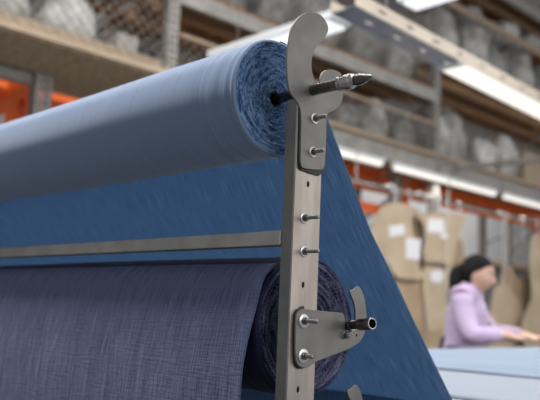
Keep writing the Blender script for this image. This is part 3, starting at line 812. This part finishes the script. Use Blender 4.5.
def fuse(meshes, voxel, smooth_it=4):
    bm = bmesh.new()
    for m_ in meshes: bm.from_mesh(m_)
    me = bpy.data.meshes.new('f'); bm.to_mesh(me); bm.free()
    o = bpy.data.objects.new('f', me); C.objects.link(o)
    r = o.modifiers.new('r', 'REMESH'); r.mode = 'VOXEL'; r.voxel_size = voxel
    s = o.modifiers.new('s', 'SMOOTH'); s.iterations = smooth_it; s.factor = .5
    bpy.context.view_layer.update()
    out = bpy.data.meshes.new_from_object(o.evaluated_get(bpy.context.evaluated_depsgraph_get()))
    bpy.data.objects.remove(o)
    for p in out.polygons: p.use_smooth = True
    return out
def head_mesh(hw=.074, hl=.094, hh=.112):
    """head centred at origin, facing +X"""
    bm = bmesh.new(); bmesh.ops.create_uvsphere(bm, u_segments=64, v_segments=48, radius=1)
    g = lambda a, s: math.exp(-(a/s)**2)
    for v in bm.verts:
        x, y, z = v.co
        X_, Y_, Z_ = x*hl, y*hw, z*hh
        front = max(0, x)
        # skull back fuller, jaw narrower
        if Z_ < 0:
            k = -Z_/hh
            Y_ *= 1-.34*k**1.5
            if X_ < 0: X_ *= 1-.42*k
            else: X_ *= 1+.05*k
        yn = Y_/hw
        X_ += front**2*(.026*g(yn,.16)*g(Z_+.024,.017) + .012*g(yn,.13)*g(Z_+.004,.02))       # nose
        X_ -= front**2*.010*g(abs(yn)-.42,.2)*g(Z_-.004,.016)                                # eye sockets
        X_ += front**2*.005*g(Z_-.026,.014)*g(yn,.6)                                         # brow
        X_ += front**2*(.007*g(yn,.25)*g(Z_+.052,.006)+.007*g(yn,.25)*g(Z_+.063,.006)) - front**2*.003*g(yn,.3)*g(Z_+.0575,.003)
        X_ += front**2*.012*g(yn,.3)*g(Z_+.092,.018)                                         # chin
        Y_ += math.copysign(.004,y)*front*g(abs(yn)-.6,.25)*g(Z_+.022,.02)                    # cheeks
        v.co = (X_, Y_, Z_)
    me = bpy.data.meshes.new('h'); bm.to_mesh(me); bm.free(); return me
def ear_mesh(side):
    bm = bmesh.new(); bmesh.ops.create_uvsphere(bm, u_segments=20, v_segments=14, radius=1)
    for v in bm.verts:
        x, y, z = v.co; r = math.hypot(x, z)
        v.co = (x*.017-.008+.004*z, side*(.068+y*.0055+.006*r), z*.030-.004)
    me = bpy.data.meshes.new('e'); bm.to_mesh(me); bm.free(); return me

hw_ = atd(477,274,4.5)                         # head centre seen in the photo
ang = math.atan2(-.94,.35)
Fd = Vector((math.cos(ang), math.sin(ang), 0))
HEAD = Vector((.115,0,hw_.z))
rootp = Vector((hw_.x,hw_.y,0)) - Fd*HEAD.x
wm = thing('person', rootp, 'woman in a lilac sweatshirt with a black ponytail leaning over the cutting table', 'person', None, ang)
headM = Matrix.Translation(HEAD) @ Euler((R(0),R(14),R(0))).to_matrix().to_4x4()
def arm(s):
    L = {}
    if s < 0:   # right arm (nearer the camera), resting forward on the cloth
        sh_, el, wr = Vector((.055,-.158,1.215)), Vector((.135,-.215,1.020)), Vector((.315,-.175,TOPZ+.075))
    else:
        sh_, el, wr = Vector((.055,.158,1.215)), Vector((.17,.205,1.035)), Vector((.385,.120,TOPZ+.072))
    return sh_, el, wr
def hand_chain(s, wr, el):
    d = (wr-el); d.z = 0; d.normalize(); side = Vector((-d.y,d.x,0))     # left-hand side of the pointing direction
    tz = TOPZ+.052
    palm = Vector((wr.x,wr.y,0))+d*.055; palm.z = tz+.010
    meshes = []
    meshes.append(skin_mesh([('w',wr,.023,None),('a',wr+(palm-wr)*.45,(.027,.019),'w'),('p',palm,(.034,.015),'a'),('q',palm+d*.025,(.033,.013),'p')]))
    inner = side if s < 0 else -side
    for k, (off, ln) in enumerate(((.026,.068),(.009,.076),(-.009,.071),(-.025,.055))):
        b = palm+inner*off+d*.022; b.z = tz+.012
        j1 = b+d*ln*.42+Vector((0,0,.007))+inner*off*.12; j2 = j1+d*ln*.33+Vector((0,0,-.006))+inner*off*.06; j3 = j2+d*ln*.25+Vector((0,0,-.008))
        meshes.append(skin_mesh([('b',b-d*.02,.0085,None),('c',b,.0085,'b'),('j1',j1,.0078,'c'),('j2',j2,.0070,'j1'),('j3',j3,.0060,'j2')]))
    t0 = palm-d*.02+inner*.016; t0.z = tz+.008
    t1 = t0+inner*.026+d*.020; t2 = t1+inner*.010+d*.024; t3 = t2+d*.020
    meshes.append(skin_mesh([('a',t0,.012,None),('b',t1,.0105,'a'),('c',t2,.0090,'b'),('d',t3,.0072,'c')]))
    return meshes
parts = []
body = [('pelvis',Vector((.02,0,.90)),(.14,.105),None),('waist',Vector((.045,0,1.03)),(.115,.085),'pelvis'),('chest',Vector((.055,0,1.15)),(.13,.095),'waist'),
        ('uch',Vector((.058,0,1.235)),(.09,.07),'chest'),('neck',Vector((.066,0,1.295)),.050,'uch'),('neck2',Vector((.085,0,1.352)),.050,'neck')]
for s, sfx in ((-1,'r'),(1,'l')):
    sh_, el, wr = arm(s)
    body += [('cl'+sfx,Vector((.057,.10*s,1.228)),.044,'uch'),('sh'+sfx,sh_,.043,'cl'+sfx),('ua'+sfx,sh_.lerp(el,.5),.044,'sh'+sfx),('el'+sfx,el,.037,'ua'+sfx),
             ('fa'+sfx,el.lerp(wr,.4),.034,'el'+sfx),('wr'+sfx,wr,.023,'fa'+sfx)]
    body += [('hip'+sfx,Vector((0.010,.085*s,.86)),.088,'pelvis'),('th'+sfx,Vector((0.025,.10*s,.66)),.075,'hip'+sfx),('kn'+sfx,Vector((0.050,.105*s,.46)),.052,'th'+sfx),
             ('ca'+sfx,Vector((0.035,.11*s,.30)),.050,'kn'+sfx),('an'+sfx,Vector((0.020,.115*s,.10)),.034,'ca'+sfx),('he'+sfx,Vector((0.030,.115*s,.045)),.036,'an'+sfx),('to'+sfx,Vector((.18,.125*s,.035)),.030,'he'+sfx)]
    parts += hand_chain(s, wr, el)
parts.append(skin_mesh(body))
hm = head_mesh(); hm.transform(headM); parts.append(hm)
for s in (-1,1): em = ear_mesh(s); em.transform(headM); parts.append(em)
bo = link('body', fuse(parts, .0045, 3), M['skin'], wm)
# clothes
def cloth_noise(me, amp, fr, seed):
    for v in me.vertices:
        n_ = v.normal; v.co += n_*amp*(noise.noise(v.co*fr+Vector((seed,0,0)))+.5*noise.noise(v.co*fr*2.3))
sw = [('waist',Vector((.035,0,.93)),(.150,.120),None),('w2',Vector((.050,0,1.03)),(.148,.122),'waist'),('chest',Vector((.058,0,1.14)),(.148,.118),'w2'),
      ('uch',Vector((.060,0,1.235)),(.100,.085),'chest'),('nk',Vector((.070,0,1.280)),.062,'uch')]
for s, sfx in ((-1,'r'),(1,'l')):
    sh_, el, wr = arm(s)
    sw += [('cl'+sfx,Vector((.057,.10*s,1.228)),.077,'uch'),('sh'+sfx,sh_+Vector((0,.002*s,-.004)),.067,'cl'+sfx),('ua'+sfx,sh_.lerp(el,.5)+Vector((-.01,0,-.01)),.060,'sh'+sfx),
           ('el'+sfx,el+Vector((-.004,0,-.002)),.054,'ua'+sfx),('fa'+sfx,el.lerp(wr,.45),.045,'el'+sfx),('cu'+sfx,el.lerp(wr,.72),.037,'fa'+sfx)]
me = fuse([skin_mesh(sw)], .008, 3); cloth_noise(me, .006, 12, 3)
link('sweatshirt', me, M['lilac'], wm)
tr = [('pelvis',Vector((0.010,0,.92)),(.145,.115),None)]
for s, sfx in ((-1,'r'),(1,'l')):
    tr += [('hip'+sfx,Vector((0.010,.088*s,.86)),.100,'pelvis'),('th'+sfx,Vector((0.025,.10*s,.66)),.088,'hip'+sfx),('kn'+sfx,Vector((0.050,.105*s,.46)),.066,'th'+sfx),
           ('ca'+sfx,Vector((0.035,.11*s,.30)),.062,'kn'+sfx),('an'+sfx,Vector((0.020,.115*s,.11)),.052,'ca'+sfx)]
link('trousers', fuse([skin_mesh(tr)], .010, 3), M['trousers'], wm)
for s in (-1,1):
    me = fuse([skin_mesh([('h',Vector((.015,.115*s,.046)),.044,None),('m',Vector((.11,.12*s,.044)),.044,'h'),('t',Vector((.195,.126*s,.038)),.036,'m')])], .006, 2)
    for v in me.vertices: v.co.z = max(v.co.z, .001)
    link('shoe', me, M['shoe'], wm)
# hair: cap over the skull with the face left free, swept back into a ponytail
hb = bmesh.new(); bmesh.ops.create_uvsphere(hb, u_segments=48, v_segments=36, radius=1)
for v in hb.verts:
    x, y, z = v.co
    X_, Y_, Z_ = x*.101-.004, y*.083, z*.117+.004
    if Z_ < 0 : Y_ *= 1-.28*(-Z_/.117)**1.5; X_ *= 1-.35*(-Z_/.117) if X_ < 0 else 1
    # sweep the front edge back: hairline from the forehead down in front of and above the ear
    lim = max(-.010, .076 - max(0,(.068-Z_))*1.25)
    if X_ > lim:
        k = X_-lim
        X_ = lim - k*.02; Y_ *= max(.0, 1-.4*min(1,k/.05)); Z_ *= 1-.25*min(1,k/.05)
    if Z_ < -.078: Z_ = -.078+(Z_+.078)*.1
    v.co = (X_, Y_, Z_)
hc = bpy.data.meshes.new('hc'); hb.to_mesh(hc); hb.free(); hc.transform(headM)
def hp(x, y, z): return headM @ Vector((x,y,z))
tie = hp(-.100,-.004,.010)
pt = skin_mesh([('a',hp(-.075,0,.018),.036,None),('b',tie,.026,'a'),('c',tie+Vector((-.020,-.010,-.026)),.038,'b'),('d',tie+Vector((-.026,-.016,-.080)),.043,'c'),
                ('e',tie+Vector((-.022,-.020,-.135)),.036,'d'),('f',tie+Vector((-.018,-.022,-.180)),.016,'e')])
hair = fuse([hc, pt], .005, 2)
for v in hair.vertices: v.co += v.normal*.0025*noise.noise(Vector((v.co.x*60, v.co.y*60, v.co.z*14)))
link('hair', hair, M['hair'], wm)
for s in (-1,1):
    c = hp(.070, s*.031, .006)
    bm = bmesh.new(); bmesh.ops.create_uvsphere(bm, u_segments=16, v_segments=12, radius=.0125); ey = obj('eye', bm, M['eye'], wm, True, c)
    bm = bmesh.new(); bmesh.ops.create_uvsphere(bm, u_segments=12, v_segments=8, radius=.0062)
    obj('iris', bm, M['iris'], ey, True, Vector((.0078,0,-.001)))
    bm = bmesh.new(); pv = [hp(.086-.012*abs(t)**2*.9-(.004 if t>.5 else 0), s*(.014+.034*t), .026+.006*math.sin(t*2.6)) for t in (0,.33,.66,1)]
    for a, b in zip(pv, pv[1:]): tube(bm, a, b, .0032, seg=6)
    obj('eyebrow', bm, M['hair'], wm, True)
bm = bmesh.new(); pv = [hp(.1005-.014*t*t, t*.023, -.0572) for t in (-1,-.5,0,.5,1)]
for a, b in zip(pv, pv[1:]): tube(bm, a, b, .0042, seg=8)
obj('lips', bm, M['lip'], wm, True)

# ------------------------------------------------------------------ light
w = bpy.data.worlds.new('daylight'); bpy.context.scene.world = w; w.use_nodes = True
bg = w.node_tree.nodes['Background']; bg.inputs[0].default_value = (.86,.92,1,1); bg.inputs[1].default_value = .33
def area(name, loc, size, sizey, power, rot, col=(1,.98,.94)):
    l = bpy.data.lights.new(name, 'AREA'); l.shape = 'RECTANGLE'; l.size = size; l.size_y = sizey; l.energy = power; l.color = col
    o = bpy.data.objects.new(name, l); C.objects.link(o); o.location = loc; o.rotation_euler = rot; return o
# hall ceiling lights over the cutting area, and the fittings' own light
for x, y, p in ((.3,1.2,72),(.3,3.2,72),(2.2,1.0,62),(2.4,3.0,24),(4.4,.8,36),(6.8,1.2,40)):
    area('ceiling_lamp_light', (x,y,4.2), .35, 1.6, p, (0,0,0))
area('front_fill_light', (2.5,-4.5,2.6), 6, 2.4, 135, (R(90),0,0), (1,.97,.93))  # added soft fill from the front, no window is built there
area('front_fill_light', (10,-4.5,1.9), 6, 2.4, 90, (R(90),0,0), (1,.97,.93))  # added fill to brighten the orange beams under the deck
area('channel_lamp_light', (5.6,(cy0+cy1)/2,cz-.19), 3.0, .14, 40, (0,0,0))
area('cross_lamp_light', (3.05,3.3,cz-.01), .2, 1.1, 10, (0,0,0), (.95,.97,1))
area('cross_lamp_light', (3.09,1.7,cz-.01), .2, 1.3, 10, (0,0,0), (.95,.97,1))
for a, b in pts_led[:4]: area('batten_light', ((a+b)/2,YF-.045,led_z-.06), b-a-.1, .05, 2.8*(b-a), (0,0,0))
area('rear_area_light', (2.5,5.9,4.6), 3, .4, 22, (0,0,0))  # added to brighten the left orange frame, no fitting behind it
area('rear_area_light', (5.5,6.4,4.6), 5, .5, 90, (0,0,0))
area('rear_area_light', (13.,7.5,5.0), 6, .5, 200, (0,0,0))

# ------------------------------------------------------------------ camera
cam = bpy.data.cameras.new('camera'); co = bpy.data.objects.new('camera', cam); C.objects.link(co)
cam.sensor_width = 36; cam.sensor_fit = 'HORIZONTAL'; cam.lens = F/540*36; cam.clip_start = .02; cam.clip_end = 200
rt = Vector((B.x,A.x,Zc.x)); uv_ = Vector((B.y,A.y,Zc.y)); fw = Vector((B.z,A.z,Zc.z))
mw = Matrix((rt,uv_,-fw)).transposed().to_4x4(); mw.translation = (0,0,H); co.matrix_world = mw
cam.dof.use_dof = True; cam.dof.focus_distance = 1.17; cam.dof.aperture_fstop = 4.0
bpy.context.scene.camera = co
vs = bpy.context.scene.view_settings
vs.view_transform = 'Standard'; vs.look = 'None'; vs.gamma = 1; vs.exposure = 0.14; vs.use_curve_mapping = False
